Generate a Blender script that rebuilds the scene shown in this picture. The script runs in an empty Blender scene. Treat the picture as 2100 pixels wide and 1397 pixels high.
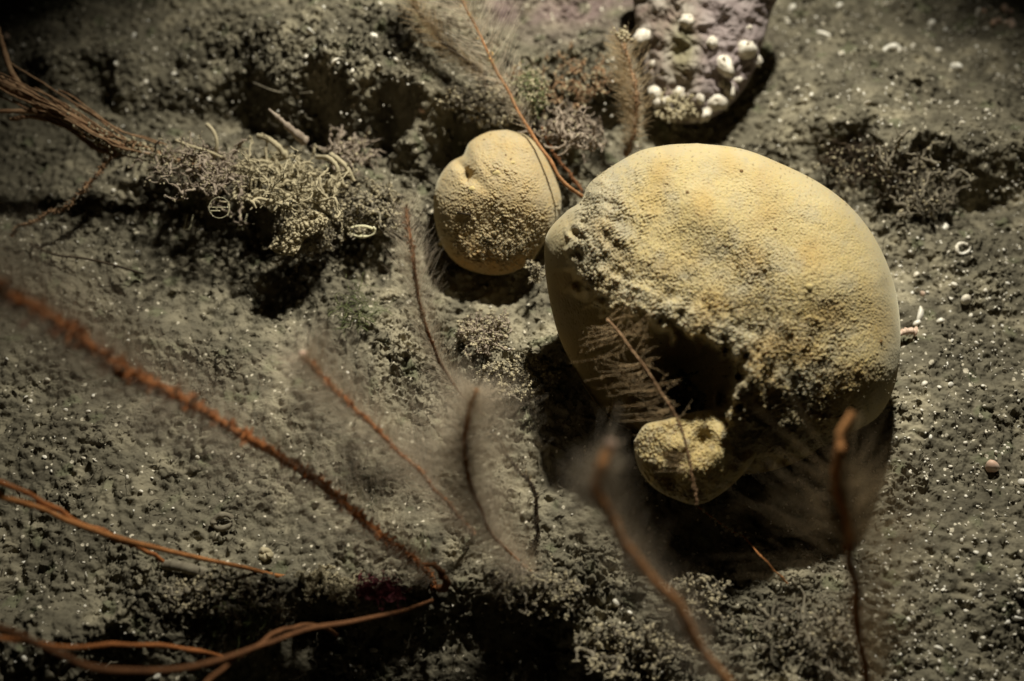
import bpy, math
import numpy as np
R = np.random.default_rng(11)
sc = bpy.context.scene
C = sc.collection

# ---------------------------------------------------------------- camera
TILT = math.radians(35.0); DIST = 0.375; LENS = 45.0
FPX = 2100 * LENS / 36.0
cam_d = bpy.data.cameras.new('camera'); cam = bpy.data.objects.new('camera', cam_d); C.objects.link(cam)
CAM = np.array([0.0, -DIST * math.sin(TILT), DIST * math.cos(TILT)])
cam.location = CAM; cam.rotation_euler = (TILT, 0, 0)
cam_d.lens = LENS; cam_d.sensor_width = 36.0; cam_d.clip_start = 0.01; cam_d.clip_end = 50
cam_d.dof.use_dof = True; cam_d.dof.focus_distance = 0.352; cam_d.dof.aperture_fstop = 6.8
sc.camera = cam
RT = np.array([1.0, 0, 0]); UP = np.array([0, math.cos(TILT), math.sin(TILT)]); FW = np.array([0, math.sin(TILT), -math.cos(TILT)])

# ---------------------------------------------------------------- water: almost no daylight reaches the bottom
w = bpy.data.worlds.new('World'); sc.world = w; w.use_nodes = True
bg = w.node_tree.nodes['Background']; bg.inputs[0].default_value = (0.60, 0.60, 0.45, 1); bg.inputs[1].default_value = 0.003
# ---------------------------------------------------------------- the diver's strobe
LAMP = np.array([0.080, 0.205, 0.385])
ld = bpy.data.lights.new('strobe', 'SPOT'); lamp = bpy.data.objects.new('strobe', ld); C.objects.link(lamp)
lamp.location = LAMP
ld.energy = 14.0; ld.color = (0.97, 0.93, 0.79); ld.shadow_soft_size = 0.012
ld.spot_size = math.radians(57); ld.spot_blend = 1.0
from mathutils import Vector
lamp.rotation_euler = (Vector((0.018, 0.022, 0.0)) - Vector(LAMP)).to_track_quat('-Z', 'Y').to_euler()

sc.view_settings.view_transform = 'Standard'; sc.view_settings.look = 'None'
sc.view_settings.exposure = 0.0; sc.view_settings.gamma = 1.0
sc.cycles.max_bounces = 4; sc.cycles.diffuse_bounces = 2; sc.cycles.transparent_max_bounces = 12
sc.cycles.caustics_reflective = False; sc.cycles.caustics_refractive = False

# ---------------------------------------------------------------- helpers
def ray(px, py):
    px = np.asarray(px, float); py = np.asarray(py, float)
    return FW + RT * ((px - 1050) / FPX)[..., None] + UP * ((698.5 - py) / FPX)[..., None]
def P(px, py, h=0.0):
    """point seen at (px, py) that stands h metres above the sea bed plane"""
    d = ray(px, py); h = np.asarray(h, float)
    t = (h - CAM[2]) / d[..., 2]
    return CAM + d * t[..., None]
def PD(px, py, s):
    """point seen at (px, py) at distance s in front of the camera"""
    return CAM + ray(px, py) * np.asarray(s, float)[..., None]
def proj(p):
    q = np.asarray(p) - CAM
    s = q @ FW
    return 1050 + FPX * (q @ RT) / s, 698.5 - FPX * (q @ UP) / s
def smooth(a, b, x):
    t = np.clip((x - a) / (b - a), 0, 1); return t * t * (3 - 2 * t)
def sdf(px, py, poly):
    """signed distance to a polygon, negative inside"""
    poly = np.array(poly, float); d = np.full(px.shape, 1e18); inside = np.zeros(px.shape, bool)
    for i in range(len(poly)):
        a = poly[i]; b = poly[(i + 1) % len(poly)]; e = b - a
        wx = px - a[0]; wy = py - a[1]
        t = np.clip((wx * e[0] + wy * e[1]) / (e @ e), 0, 1)
        d = np.minimum(d, (wx - t * e[0]) ** 2 + (wy - t * e[1]) ** 2)
        c = ((a[1] > py) != (b[1] > py))
        with np.errstate(divide='ignore', invalid='ignore'):
            xi = (b[0] - a[0]) * (py - a[1]) / (b[1] - a[1] if b[1] != a[1] else 1e-9) + a[0]
        inside ^= (c & (px < xi))
    return np.where(inside, -1, 1) * np.sqrt(d)
def crom(pts, n):
    """smooth curve through the points, n samples"""
    p = np.asarray(pts, float)
    p = np.vstack([2 * p[0] - p[1], p, 2 * p[-1] - p[-2]])
    m = len(p) - 3
    u = np.linspace(0, m - 1e-9, n); i = u.astype(int); t = (u - i)[:, None]
    a, b, c, d = p[i], p[i + 1], p[i + 2], p[i + 3]
    return 0.5 * (2 * b + (c - a) * t + (2 * a - 5 * b + 4 * c - d) * t ** 2 + (3 * b - a - 3 * c + d) * t ** 3)
class Band:
    """tileable band-passed noise sampled anywhere on a plane"""
    def __init__(s, seed, N=512):
        s.r = np.random.default_rng(seed); s.N = N; s.c = {}
    def tile(s, k0):
        key = round(k0, 3)
        if key not in s.c:
            N = s.N; f = np.fft.rfft2(s.r.standard_normal((N, N)))
            kx = np.fft.fftfreq(N) * N; ky = np.fft.rfftfreq(N) * N
            k = np.hypot(kx[:, None], ky[None, :]) + 1e-6
            f *= np.exp(-(np.log(k / k0) ** 2) / (2 * 0.35 ** 2))
            g = np.fft.irfft2(f, s=(N, N)); s.c[key] = (g / g.std()).astype(np.float32)
        return s.c[key]
    def __call__(s, x, y, wl, per=48.0):
        """x, y in metres, wl the wavelength; per cycles across a tile"""
        T = s.tile(per); N = s.N; L = wl * per
        u = (x / L) % 1 * N; v = (y / L) % 1 * N
        i = np.floor(u).astype(int); j = np.floor(v).astype(int); fu = u - i; fv = v - j
        i %= N; j %= N; i1 = (i + 1) % N; j1 = (j + 1) % N
        return (T[i, j] * (1 - fu) * (1 - fv) + T[i1, j] * fu * (1 - fv) + T[i, j1] * (1 - fu) * fv + T[i1, j1] * fu * fv)
B1, B2, B3, B4, B5 = (Band(100 + k) for k in range(5))

def mesh(name, V, F, mat, parent=None, attrs=None, smoothed=True, link=True):
    V = np.ascontiguousarray(V, np.float32).reshape(-1, 3); F = np.ascontiguousarray(F, np.int32)
    k = F.shape[1]; me = bpy.data.meshes.new(name)
    me.vertices.add(len(V)); me.vertices.foreach_set('co', V.ravel())
    me.loops.add(F.size); me.loops.foreach_set('vertex_index', F.ravel())
    me.polygons.add(len(F)); me.polygons.foreach_set('loop_start', np.arange(0, F.size, k, dtype=np.int32))
    me.update(calc_edges=True)
    if smoothed: me.polygons.foreach_set('use_smooth', np.ones(len(F), bool))
    for an, av in (attrs or {}).items():
        a = me.attributes.new(an, 'FLOAT', 'POINT'); a.data.foreach_set('value', np.ascontiguousarray(av, np.float32).ravel())
    me.materials.append(mat)
    o = bpy.data.objects.new(name, me)
    if link: C.objects.link(o)
    if parent is not None: place(o, parent)
    return o
def place(o, parent):
    o.parent = parent
    o.matrix_parent_inverse.identity()
    o.location = (Vector(o.location) - Vector(parent.location))
def tag(o, label, cat, group=None, kind=None):
    if label: o['label'] = label
    if cat: o['category'] = cat
    if group: o['group'] = group
    if kind: o['kind'] = kind
    return o
def thing(name, loc, label, cat, group=None):
    o = bpy.data.objects.new(name, None); C.objects.link(o); o.location = tuple(float(v) for v in loc)
    o.empty_display_size = 0.01
    return tag(o, label, cat, group)
class MB:
    def __init__(s): s.v = []; s.f = []; s.n = 0
    def add(s, V, F):
        V = np.asarray(V, float).reshape(-1, 3); s.v.append(V); s.f.append(np.asarray(F, int) + s.n); s.n += len(V)
    def build(s, name, mat, parent=None, **k):
        return mesh(name, np.vstack(s.v), np.vstack(s.f), mat, parent, **k)
def norm(v): return v / (np.linalg.norm(v, axis=-1, keepdims=True) + 1e-12)
def tube(mb, pts, rad, sides=6, cap=True):
    pts = np.asarray(pts, float); n = len(pts); rad = np.broadcast_to(np.asarray(rad, float), (n,))
    t = norm(np.gradient(pts, axis=0))
    ref = np.array([0.31, 0.52, 0.8]) if abs(t[0] @ norm(np.array([0.31, 0.52, 0.8]))) < 0.9 else np.array([1.0, 0, 0])
    a = norm(np.cross(t, ref)); b = np.cross(t, a)
    th = np.arange(sides) / sides * 2 * math.pi
    V = pts[:, None] + rad[:, None, None] * (a[:, None] * np.cos(th)[None, :, None] + b[:, None] * np.sin(th)[None, :, None])
    V = V.reshape(-1, 3)
    i = np.arange(n - 1)[:, None] * sides; j = np.arange(sides)[None, :]; j2 = (j + 1) % sides
    F = np.stack([i + j, i + j2, i + sides + j2, i + sides + j], -1).reshape(-1, 4)
    if cap:
        V = np.vstack([V, pts[0] - t[0] * rad[0] * .6, pts[-1] + t[-1] * rad[-1] * .6]); m = n * sides
        j = np.arange(sides); j2 = (j + 1) % sides
        F = np.vstack([F, np.stack([np.full(sides, m), j2, j, j], -1)[:, [0, 1, 2, 2]], np.stack([np.full(sides, m + 1), (n - 1) * sides + j, (n - 1) * sides + j2, (n - 1) * sides + j2], -1)])
        # degenerate quads would shade badly: turn the caps into tiny quads by repeating nothing
        F = F[:len(F) - 2 * sides]
        k = sides // 2
        V = V[:m]
        if sides >= 4:
            F = np.vstack([F, [[0, 1, k, k + 1]] if sides == 4 else [[0, k, k - 1, 1], [0, sides - 1, k + 1, k]],
                           [[(n - 1) * sides + q for q in (0, 1, k - 1, k)], [(n - 1) * sides + q for q in (0, k, k + 1, sides - 1)]]]) if sides != 4 else np.vstack([F, [[3, 2, 1, 0]], [[(n - 1) * 4 + q for q in (0, 1, 2, 3)]]])
    mb.add(V, F)
def hairs(mb, K, S=3):
    """K: (N, n, 3) polylines, plus radius (N, n): S-sided tubes for all at once"""
    pts, rad = K; rad = np.broadcast_to(rad, pts.shape[:2]); N, n, _ = pts.shape
    t = norm(np.gradient(pts, axis=1)); ref = norm(R.standard_normal((N, 1, 3)))
    a = norm(np.cross(t, np.broadcast_to(ref, t.shape))); b = np.cross(t, a)
    th = np.arange(S) / S * 2 * math.pi
    V = pts[:, :, None] + rad[:, :, None, None] * (a[:, :, None] * np.cos(th)[:, None] + b[:, :, None] * np.sin(th)[:, None])
    h = (np.arange(N) * n * S)[:, None, None]; i = (np.arange(n - 1) * S)[None, :, None]; j = np.arange(S)[None, None, :]; j2 = (j + 1) % S
    F = np.stack([h + i + j, h + i + j2, h + i + S + j2, h + i + S + j], -1).reshape(-1, 4)
    mb.add(V, F)
# low crumbs: deformed octahedron-like blobs, many at once
_ico = None
def ico():
    global _ico
    if _ico is None:
        g = (1 + 5 ** .5) / 2
        v = norm(np.array([(-1, g, 0), (1, g, 0), (-1, -g, 0), (1, -g, 0), (0, -1, g), (0, 1, g), (0, -1, -g), (0, 1, -g), (g, 0, -1), (g, 0, 1), (-g, 0, -1), (-g, 0, 1)], float))
        f = np.array([(0, 11, 5), (0, 5, 1), (0, 1, 7), (0, 7, 10), (0, 10, 11), (1, 5, 9), (5, 11, 4), (11, 10, 2), (10, 7, 6), (7, 1, 8), (3, 9, 4), (3, 4, 2), (3, 2, 6), (3, 6, 8), (3, 8, 9), (4, 9, 5), (2, 4, 11), (6, 2, 10), (8, 6, 7), (9, 8, 1)])
        _ico = v, f
    return _ico
def ico_sub(n):
    v, f = ico()
    for _ in range(n):
        e = {}; v = list(map(tuple, v)); nf = []
        def mid(a, b):
            k = (min(a, b), max(a, b))
            if k not in e:
                m = norm((np.array(v[a]) + np.array(v[b])) / 2); v.append(tuple(m)); e[k] = len(v) - 1
            return e[k]
        for a, b, c in f:
            ab, bc, ca = mid(a, b), mid(b, c), mid(c, a); nf += [(a, ab, ca), (b, bc, ab), (c, ca, bc), (ab, bc, ca)]
        v = np.array(v); f = np.array(nf)
    return np.array(v), np.array(f)
def crumbs(mb, pos, rad, flat=0.8, stretch=0.5):
    v, f = ico(); N = len(pos)
    s = 1 + stretch * (R.random((N, 1, 3)) - .5) * 2
    j = 1 + 0.45 * (R.random((N, 12, 1)) - .5) * 2
    V = pos[:, None] + v[None] * j * s * rad[:, None, None]
    F = (f[None] + (np.arange(N) * 12)[:, None, None]).reshape(-1, 3)
    mb.add(V, F)

# ---------------------------------------------------------------- materials
def sheen(m, w_, tint):
    b = m.node_tree.nodes['Principled BSDF']; b.inputs['Sheen Weight'].default_value = w_; b.inputs['Sheen Roughness'].default_value = .45; b.inputs['Sheen Tint'].default_value = (*tint, 1)
def mat(name, col, rough=0.8, spec=0.2, var=None, var_scale=200, bump=0.0, bump_scale=1500, sss=0.0, attr=None, attr_col=None, trans=0.0, extra=None, coat=0.0):
    m = bpy.data.materials.new(name); m.use_nodes = True; nt = m.node_tree; N = nt.nodes; L = nt.links
    b = N['Principled BSDF']; b.inputs['Roughness'].default_value = rough; b.inputs['Specular IOR Level'].default_value = spec
    b.inputs['Base Color'].default_value = (*col, 1); geo = N.new('ShaderNodeNewGeometry'); out = None
    src = None
    if var is not None:
        nz = N.new('ShaderNodeTexNoise'); nz.inputs['Scale'].default_value = var_scale; nz.inputs['Detail'].default_value = 6; nz.inputs['Roughness'].default_value = .65
        L.new(geo.outputs['Position'], nz.inputs['Vector'])
        rp = N.new('ShaderNodeValToRGB'); rp.color_ramp.elements[0].position = .35; rp.color_ramp.elements[1].position = .65
        rp.color_ramp.elements[0].color = (*col, 1); rp.color_ramp.elements[1].color = (*var, 1)
        L.new(nz.outputs['Fac'], rp.inputs['Fac']); src = rp.outputs['Color']
    if attr:
        for an, ac in zip(attr, attr_col):
            at = N.new('ShaderNodeAttribute'); at.attribute_name = an
            mx = N.new('ShaderNodeMix'); mx.data_type = 'RGBA'; L.new(at.outputs['Fac'], mx.inputs['Factor'])
            if src is not None: L.new(src, mx.inputs['A'])
            else: mx.inputs['A'].default_value = (*col, 1)
            mx.inputs['B'].default_value = (*ac, 1); src = mx.outputs['Result']
    if extra: src = extra(N, L, geo, src)
    if src is not None: L.new(src, b.inputs['Base Color'])
    if bump:
        nb = N.new('ShaderNodeTexNoise'); nb.inputs['Scale'].default_value = bump_scale; nb.inputs['Detail'].default_value = 2; nb.inputs['Roughness'].default_value = .6
        L.new(geo.outputs['Position'], nb.inputs['Vector'])
        bp = N.new('ShaderNodeBump'); bp.inputs['Strength'].default_value = 1.0; bp.inputs['Distance'].default_value = bump * .4
        L.new(nb.outputs['Fac'], bp.inputs['Height']); L.new(bp.outputs['Normal'], b.inputs['Normal'])
    if sss:
        b.inputs['Subsurface Weight'].default_value = sss; b.inputs['Subsurface Radius'].default_value = (1.0, .6, .25); b.inputs['Subsurface Scale'].default_value = 0.003
    if trans: b.inputs['Transmission Weight'].default_value = trans; b.inputs['IOR'].default_value = 1.2
    if coat: b.inputs['Coat Weight'].default_value = coat
    return m
def grains(dens, lo, scale, col, vary=True):
    """pale mineral and shell grains lying in the silt, as a voronoi pattern"""
    def f(N, L, geo, src):
        for sc_, th, cc in ((scale, lo, col), (scale * .45, lo * .72, tuple(c * .9 for c in col))):
            v = N.new('ShaderNodeTexVoronoi'); v.inputs['Scale'].default_value = sc_; L.new(geo.outputs['Position'], v.inputs['Vector'])
            sp = N.new('ShaderNodeSeparateColor'); L.new(v.outputs['Color'], sp.inputs[0])
            g1 = N.new('ShaderNodeMath'); g1.operation = 'GREATER_THAN'; L.new(sp.outputs[0], g1.inputs[0]); g1.inputs[1].default_value = dens
            rr = N.new('ShaderNodeMath'); rr.operation = 'MULTIPLY_ADD'; L.new(sp.outputs[1], rr.inputs[0]); rr.inputs[1].default_value = th; rr.inputs[2].default_value = th * .3
            g2 = N.new('ShaderNodeMath'); g2.operation = 'LESS_THAN'; L.new(v.outputs['Distance'], g2.inputs[0]); L.new(rr.outputs[0], g2.inputs[1])
            mu = N.new('ShaderNodeMath'); mu.operation = 'MULTIPLY'; L.new(g1.outputs[0], mu.inputs[0]); L.new(g2.outputs[0], mu.inputs[1])
            mx = N.new('ShaderNodeMix'); mx.data_type = 'RGBA'; L.new(mu.outputs[0], mx.inputs['Factor']); L.new(src, mx.inputs['A']); mx.inputs['B'].default_value = (*cc, 1)
            src = mx.outputs['Result']
        return src
    return f
SILT = (0.175, 0.156, 0.110); SILT2 = (0.088, 0.077, 0.054)
M = {}
M['mud'] = mat('mud', SILT2, .85, .25, var=SILT, var_scale=120, bump=.00025, bump_scale=1600, attr=['pale', 'pink', 'green'], attr_col=[(.34, .30, .21), (.26, .18, .18), (.15, .16, .09)], extra=grains(.90, .34, 800, (.62, .56, .44)))
M['silt'] = mat('silt', (.50, .43, .29), .95, .05, var=(.36, .31, .20), var_scale=500)
M['detritus'] = mat('detritus', (.26, .23, .17), .85, .2, var=(.15, .125, .09), var_scale=400, bump=.0002)
M['bryozoan'] = mat('bryozoan', (.40, .33, .26), .8, .2, var=(.22, .17, .13), var_scale=350, bump=.0001)
M['sponge'] = mat('sponge', (.45, .35, .16), .95, .03, var=(.49, .40, .22), var_scale=60, bump=.00018, bump_scale=1900, sss=.15, attr=['silt', 'orange', 'dark'], attr_col=[(.37, .325, .23), (.43, .30, .12), (.20, .15, .08)])
M['sponge2'] = mat('sponge2', (.43, .325, .165), .95, .03, var=(.46, .38, .23), var_scale=110, bump=.00015, bump_scale=1900, sss=.15, attr=['silt', 'orange', 'dark'], attr_col=[(.39, .33, .22), (.44, .25, .08), (.14, .09, .045)])
sheen(M['sponge'], .35, (.9, .85, .65)); sheen(M['sponge2'], .35, (.9, .85, .65)); sheen(M['silt'], .2, (.9, .85, .7))
M['wart'] = mat('wart', (.60, .48, .22), .7, .15, var=(.5, .4, .2), bump=.0001)
M['osculum'] = mat('osculum', (.12, .07, .03), .8, .1, var=(.2, .12, .05))
M['shell'] = mat('shell', (.93, .90, .82), .4, .5, var=(.78, .70, .56), var_scale=300, bump=.0001, bump_scale=900)
M['shell_pink'] = mat('shell_pink', (.70, .45, .33), .5, .4, var=(.75, .6, .48), var_scale=400, bump=.0001)
M['barnacle'] = mat('barnacle', (.80, .75, .66), .6, .3, var=(.42, .36, .28), var_scale=600, bump=.0002)
M['red_stem'] = mat('red_stem', (.46, .175, .06), .85, .08, var=(.32, .12, .045), var_scale=700, bump=.0002)
M['orange_stem'] = mat('orange_stem', (.50, .22, .08), .85, .08, var=(.36, .15, .055), var_scale=500, bump=.0001)
M['tan_stem'] = mat('brown_tan_stem', (.40, .21, .10), .85, .08, var=(.26, .12, .05), var_scale=300, bump=.0001)
M['brightened_stem'] = mat('tan_stem', (.85, .42, .17), .85, .08, var=(.62, .28, .11), var_scale=300, bump=.0001)  # base colour brightened so the near stems look lit
M['brown_stem'] = mat('brown_stem', (.22, .10, .045), .85, .08, var=(.13, .06, .03), var_scale=500, bump=.0001)
M['dark_stem'] = mat('dark_stem', (.06, .04, .022), .7, .2, var=(.03, .022, .015), var_scale=500)
M['twig'] = mat('twig', (.40, .26, .15), .85, .1, var=(.20, .11, .06), var_scale=350, bump=.0002)
M['bead'] = mat('bead', (.75, .5, .2), .4, .5)
M['algae'] = mat('algae', (.24, .055, .07), .7, .2, var=(.13, .035, .045))
M['green'] = mat('green', (.10, .13, .05), .8, .2, var=(.17, .17, .08))
M['jelly'] = mat('jelly', (.88, .82, .55), .15, .8, trans=.1, coat=.5)
def hairmat(name, col, alpha):
    m = bpy.data.materials.new(name); m.use_nodes = True; nt = m.node_tree; N = nt.nodes; L = nt.links; N.clear()
    o = N.new('ShaderNodeOutputMaterial'); d = N.new('ShaderNodeBsdfDiffuse'); d.inputs[0].default_value = (*col, 1)
    tl = N.new('ShaderNodeBsdfTranslucent'); tl.inputs[0].default_value = (*col, 1)
    mx = N.new('ShaderNodeMixShader'); mx.inputs[0].default_value = .45; L.new(d.outputs[0], mx.inputs[1]); L.new(tl.outputs[0], mx.inputs[2]); L.new(mx.outputs[0], o.inputs[0]); return m
M['hair'] = hairmat('hair', (.80, .70, .56), 1.0)
M['hair_red'] = hairmat('hair_red', (.55, .28, .19), 1.0)
M['hair_brown'] = hairmat('hair_brown', (.66, .52, .33), 1.0)
M['hair_fine'] = hairmat('hair_fine', (.85, .66, .42), 1.0)

# ---------------------------------------------------------------- the sea bed
def height(x, y):
    """height of the mud (metres), large forms then crumbs; also tint fields"""
    px, py = proj(np.stack([x, y, np.zeros_like(x)], -1))
    g = lambda cx, cy, rx, ry, a=0.0: np.exp(-((((px - cx) * math.cos(a) + (py - cy) * math.sin(a)) / rx) ** 2 + ((-(px - cx) * math.sin(a) + (py - cy) * math.cos(a)) / ry) ** 2))
    wob = 18 * B4(x, y, .03, 16) ; wob2 = 14 * B5(x, y, .025, 16)
    z = 0.0016 * B1(x, y, .07, 12) + 0.0010 * B2(x, y, .03, 24)
    # bank along the top left, its foot in shade
    edge = np.interp(px, [-600, 0, 300, 500, 700, 860, 960, 1120, 1250, 1330, 1500, 1560, 1640], [170, 180, 200, 235, 285, 330, 330, 310, 265, 190, 150, 100, 0])
    hgt = np.interp(px, [-600, 0, 300, 520, 700, 860, 1000, 1100, 1300, 1400, 1560, 1640], [.007, .008, .010, .018, .031, .032, .018, .016, .013, .005, .002, 0])
    d = edge + wob - py
    z = z + hgt * smooth(-38, 36, d) * (1 - .35 * smooth(60, 300, d))
    # raised litter ridge at the left, under the tangle
    sp = np.interp(px, [100, 250, 400, 550, 700, 800, 900], [370, 400, 430, 470, 500, 500, 480])
    up = np.interp(px, [100, 250, 400, 550, 700, 800, 900], [0, .003, .007, .013, .012, .006, 0])
    z = z + up * smooth(-16, 16, sp + wob2 * .7 - py) * np.exp(-((np.maximum(sp - py - 20, 0) / 110) ** 2))
    # step on the right behind the sponge
    e2 = np.interp(px, [1600, 1750, 1900, 2100, 2700], [290, 340, 380, 385, 385])
    z = z + np.interp(px, [1560, 1700, 1850, 2100, 2700], [0, .014, .017, .013, .012]) * smooth(-15, 18, e2 + wob - py) * np.exp(-(np.maximum(e2 - py, 0) / 260) ** 2)
    z = z + .006 * g(1880, 500, 70, 35, .4) - .004 * g(1960, 400, 80, 30)
    # bowl round the small sponge and between the sponges
    z = z - .003 * g(1020, 480, 150, 110) - .004 * g(820, 290, 120, 50)
    z = z + .0045 * g(1020, 760, 60, 50) + .003 * g(1090, 830, 70, 30) + .003 * g(760, 740, 60, 90, .3)
    # ground falls away at the bottom left and bottom middle
    e3 = np.interp(px, [-400, 0, 300, 600, 850, 1000, 1130, 1220, 1500, 1700, 2400], [1330, 1320, 1300, 1250, 1235, 1215, 1215, 1350, 1480, 1500, 1500])
    dd = py - e3 - wob
    z = z - np.interp(px, [300, 800], [.009, .017]) * smooth(-10, 170, dd) - .010 * smooth(100, 400, dd) + .003 * np.exp(-((dd + 25) / 40) ** 2)
    z = z + .003 * g(560, 1215, 300, 26, .12)
    z = z + .004 * g(1620, 1300, 90, 50) - .006 * g(1580, 1080, 160, 110) + .004 * g(1330, 1290, 60, 40)
    # crumbly cover
    rough = np.clip(.12 + .42 * B3(x, y, .05, 16) + .36 * B1(x, y, .02, 24), 0.03, 1.4)
    rough = rough * .8 + 1.3 * g(980, 760, 170, 120) + .9 * g(620, 430, 260, 110) + .6 * g(1130, 1180, 260, 70) + .55 * g(1700, 1280, 260, 140) + .7 * g(480, 1240, 260, 70) + .7 * g(1950, 430, 150, 120) + .8 * g(1000, 200, 500, 80) + .5 * g(1400, 1280, 300, 120)
    smoothp = .5 * smooth(1800, 1950, px) + .5 * smooth(560, 250, px) + g(1050, 640, 80, 60) + g(1130, 870, 50, 40) + .7 * g(700, 900, 250, 160) + .8 * g(1650, 250, 120, 60) + .7 * g(1850, 1150, 100, 130)
    rough = np.clip(rough * (1 - .75 * np.clip(smoothp, 0, 1)), .06, 2.0)
    xe = (x * .97 - y * .25) * .72; ye = (x * .25 + y * .97) * 1.35
    b = (np.abs(B1(xe, ye, .0085)) * .0009 + np.abs(B2(xe, ye, .0040)) * .00055 + np.abs(B3(xe, ye, .0018)) * .00036) * rough
    b -= np.clip(.20 - np.abs(B4(xe, ye, .0085)), 0, .20) * .008 * np.clip(rough + .02, 0, 1.6) * np.clip(B5(x, y, .014, 24) - .1, 0, 1.3)
    fine = B4(x, y, .0012) * .00016 + B5(x, y, .0007) * .00009
    z = z + b + fine * (.55 + .6 * rough) + .0004 * B5(x, y, .004)
    # pits and burrows
    pit = np.clip(B4(xe, ye, .0060) - 1.7, 0, 1.3) * .0036 + np.clip(B5(xe, ye, .0032) - 1.8, 0, 1.3) * .0022
    pit += np.clip(B1(xe, ye, .012) - 1.7, 0, 1.2) * .005
    z = z - pit * np.clip(.12 + rough * 1.0, 0, 1.4)
    pale = np.clip(.9 * g(700, 60, 260, 80) + .45 * g(1050, 640, 300, 260) + .5 * g(880, 1000, 330, 110, .55) + .22 * B3(x, y, .012, 24) + .2 * B2(x, y, .04, 16), 0, 1)
    pink = np.clip(1.1 * g(1150, 40, 160, 70) + .3 * B4(x, y, .02, 16) * g(1150, 40, 300, 100), 0, 1) * .6
    green = np.clip((B5(x, y, .013, 24) - 1.4) * .7, 0, .5)
    return z, pale, pink, green
def ground_z(px, py):
    """height of the mud under a picture point, found by walking down the ray"""
    h = np.zeros_like(np.asarray(px, float))
    for _ in range(5):
        p = P(px, py, h); h = h * .4 + .6 * height(p[..., 0], p[..., 1])[0]
    return h
def on_mud(px, py, lift=0.0):
    px = np.atleast_1d(np.asarray(px, float)); py = np.atleast_1d(np.asarray(py, float))
    h = ground_z(px, py); return P(px, py, h + lift)

def axis(a, b, step, out):
    n = int(round((b - a) / step)); core = np.linspace(a, b, n + 1)
    g = step * np.cumsum(1.13 ** np.arange(1, 60)); g = g[g < out]
    return np.concatenate([(a - g)[::-1], core, b + g])
ax = axis(-.205, .205, .00027, 1.5); ay = axis(-.125, .185, .00027, 1.5)
X, Y = np.meshgrid(ax, ay, indexing='ij')
Z, pale, pink, green = height(X, Y)
steep = np.clip(np.hypot(np.gradient(Z, axis=0), np.gradient(Z, axis=1)) / .00027 - 1.1, 0, 1.0)
from_y = Y + Z * 1.3
X = X + steep * (.0004 * B1(from_y, X, .005) + .0002 * B2(from_y, X, .0022)); Y = Y + steep * (.0005 * B3(X, from_y, .006) + .00025 * B4(X, from_y, .0025)) * 1.0
nx, ny = X.shape
ii = (np.arange(nx - 1)[:, None] * ny + np.arange(ny - 1)[None, :]).ravel()
gF = np.stack([ii, ii + ny, ii + ny + 1, ii + 1], -1)
seabed = mesh('seabed', np.stack([X, Y, Z], -1), gF, M['mud'], attrs={'pale': pale, 'pink': pink, 'green': green})
tag(seabed, None, None, kind='structure')
del X, Y, Z, gF, ii

# ---------------------------------------------------------------- sponges
def sponge_mesh(outline, centre, zc, front, back, nth, nt, shape, expo=.5):
    """closed body: the seen side is shaped by shape(px, py, t, base) -> (depth toward the camera, attributes)"""
    o = np.array(outline, float); c = np.array(centre, float)
    ang = np.arctan2(o[:, 1] - c[1], o[:, 0] - c[0]); oc = crom(np.vstack([o, o[:1]]), 800)[:-1]
    a = np.unwrap(np.arctan2(oc[:, 1] - c[1], oc[:, 0] - c[0])); r = np.hypot(*(oc - c).T)
    if a[-1] < a[0]: a = a[::-1]; r = r[::-1]
    th = a[0] + np.arange(nth) / nth * 2 * math.pi
    rr = np.interp(th, np.concatenate([a, a + 2 * math.pi]), np.concatenate([r, r]))
    t = np.sin(np.linspace(0.004, 1, nt) * math.pi / 2)            # front, centre to rim
    t2 = np.sin(np.linspace(1, 0.02, nt // 5) * math.pi / 2)[1:]   # back, rim to centre
    def grid(tt):
        px = c[0] + rr[:, None] * np.cos(th)[:, None] * tt; py = c[1] + rr[:, None] * np.sin(th)[:, None] * tt
        return px, py, np.broadcast_to(tt, px.shape)
    s_c = float((P(*c, zc) - CAM) @ FW)
    px, py, T = grid(t[None]); base = front * np.maximum(1 - T ** 2, 0) ** expo
    h, att = shape(px, py, T, base)
    V1 = PD(px, py, s_c - h)
    px2, py2, T2 = grid(t2[None]); V2 = PD(px2, py2, s_c + back * np.maximum(1 - T2 ** 2, 0) ** .5)
    V = np.concatenate([V1, V2], 1); n = V.shape[1]
    att = {k: np.concatenate([v, np.zeros(px2.shape)], 1) for k, v in att.items()}
    i = np.arange(nth)[:, None] * n; i2 = ((np.arange(nth) + 1) % nth)[:, None] * n; j = np.arange(n - 1)[None]
    F = np.stack([i + j, i + j + 1, i2 + j + 1, i2 + j], -1).reshape(-1, 4)
    return V, F, att, s_c

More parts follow.
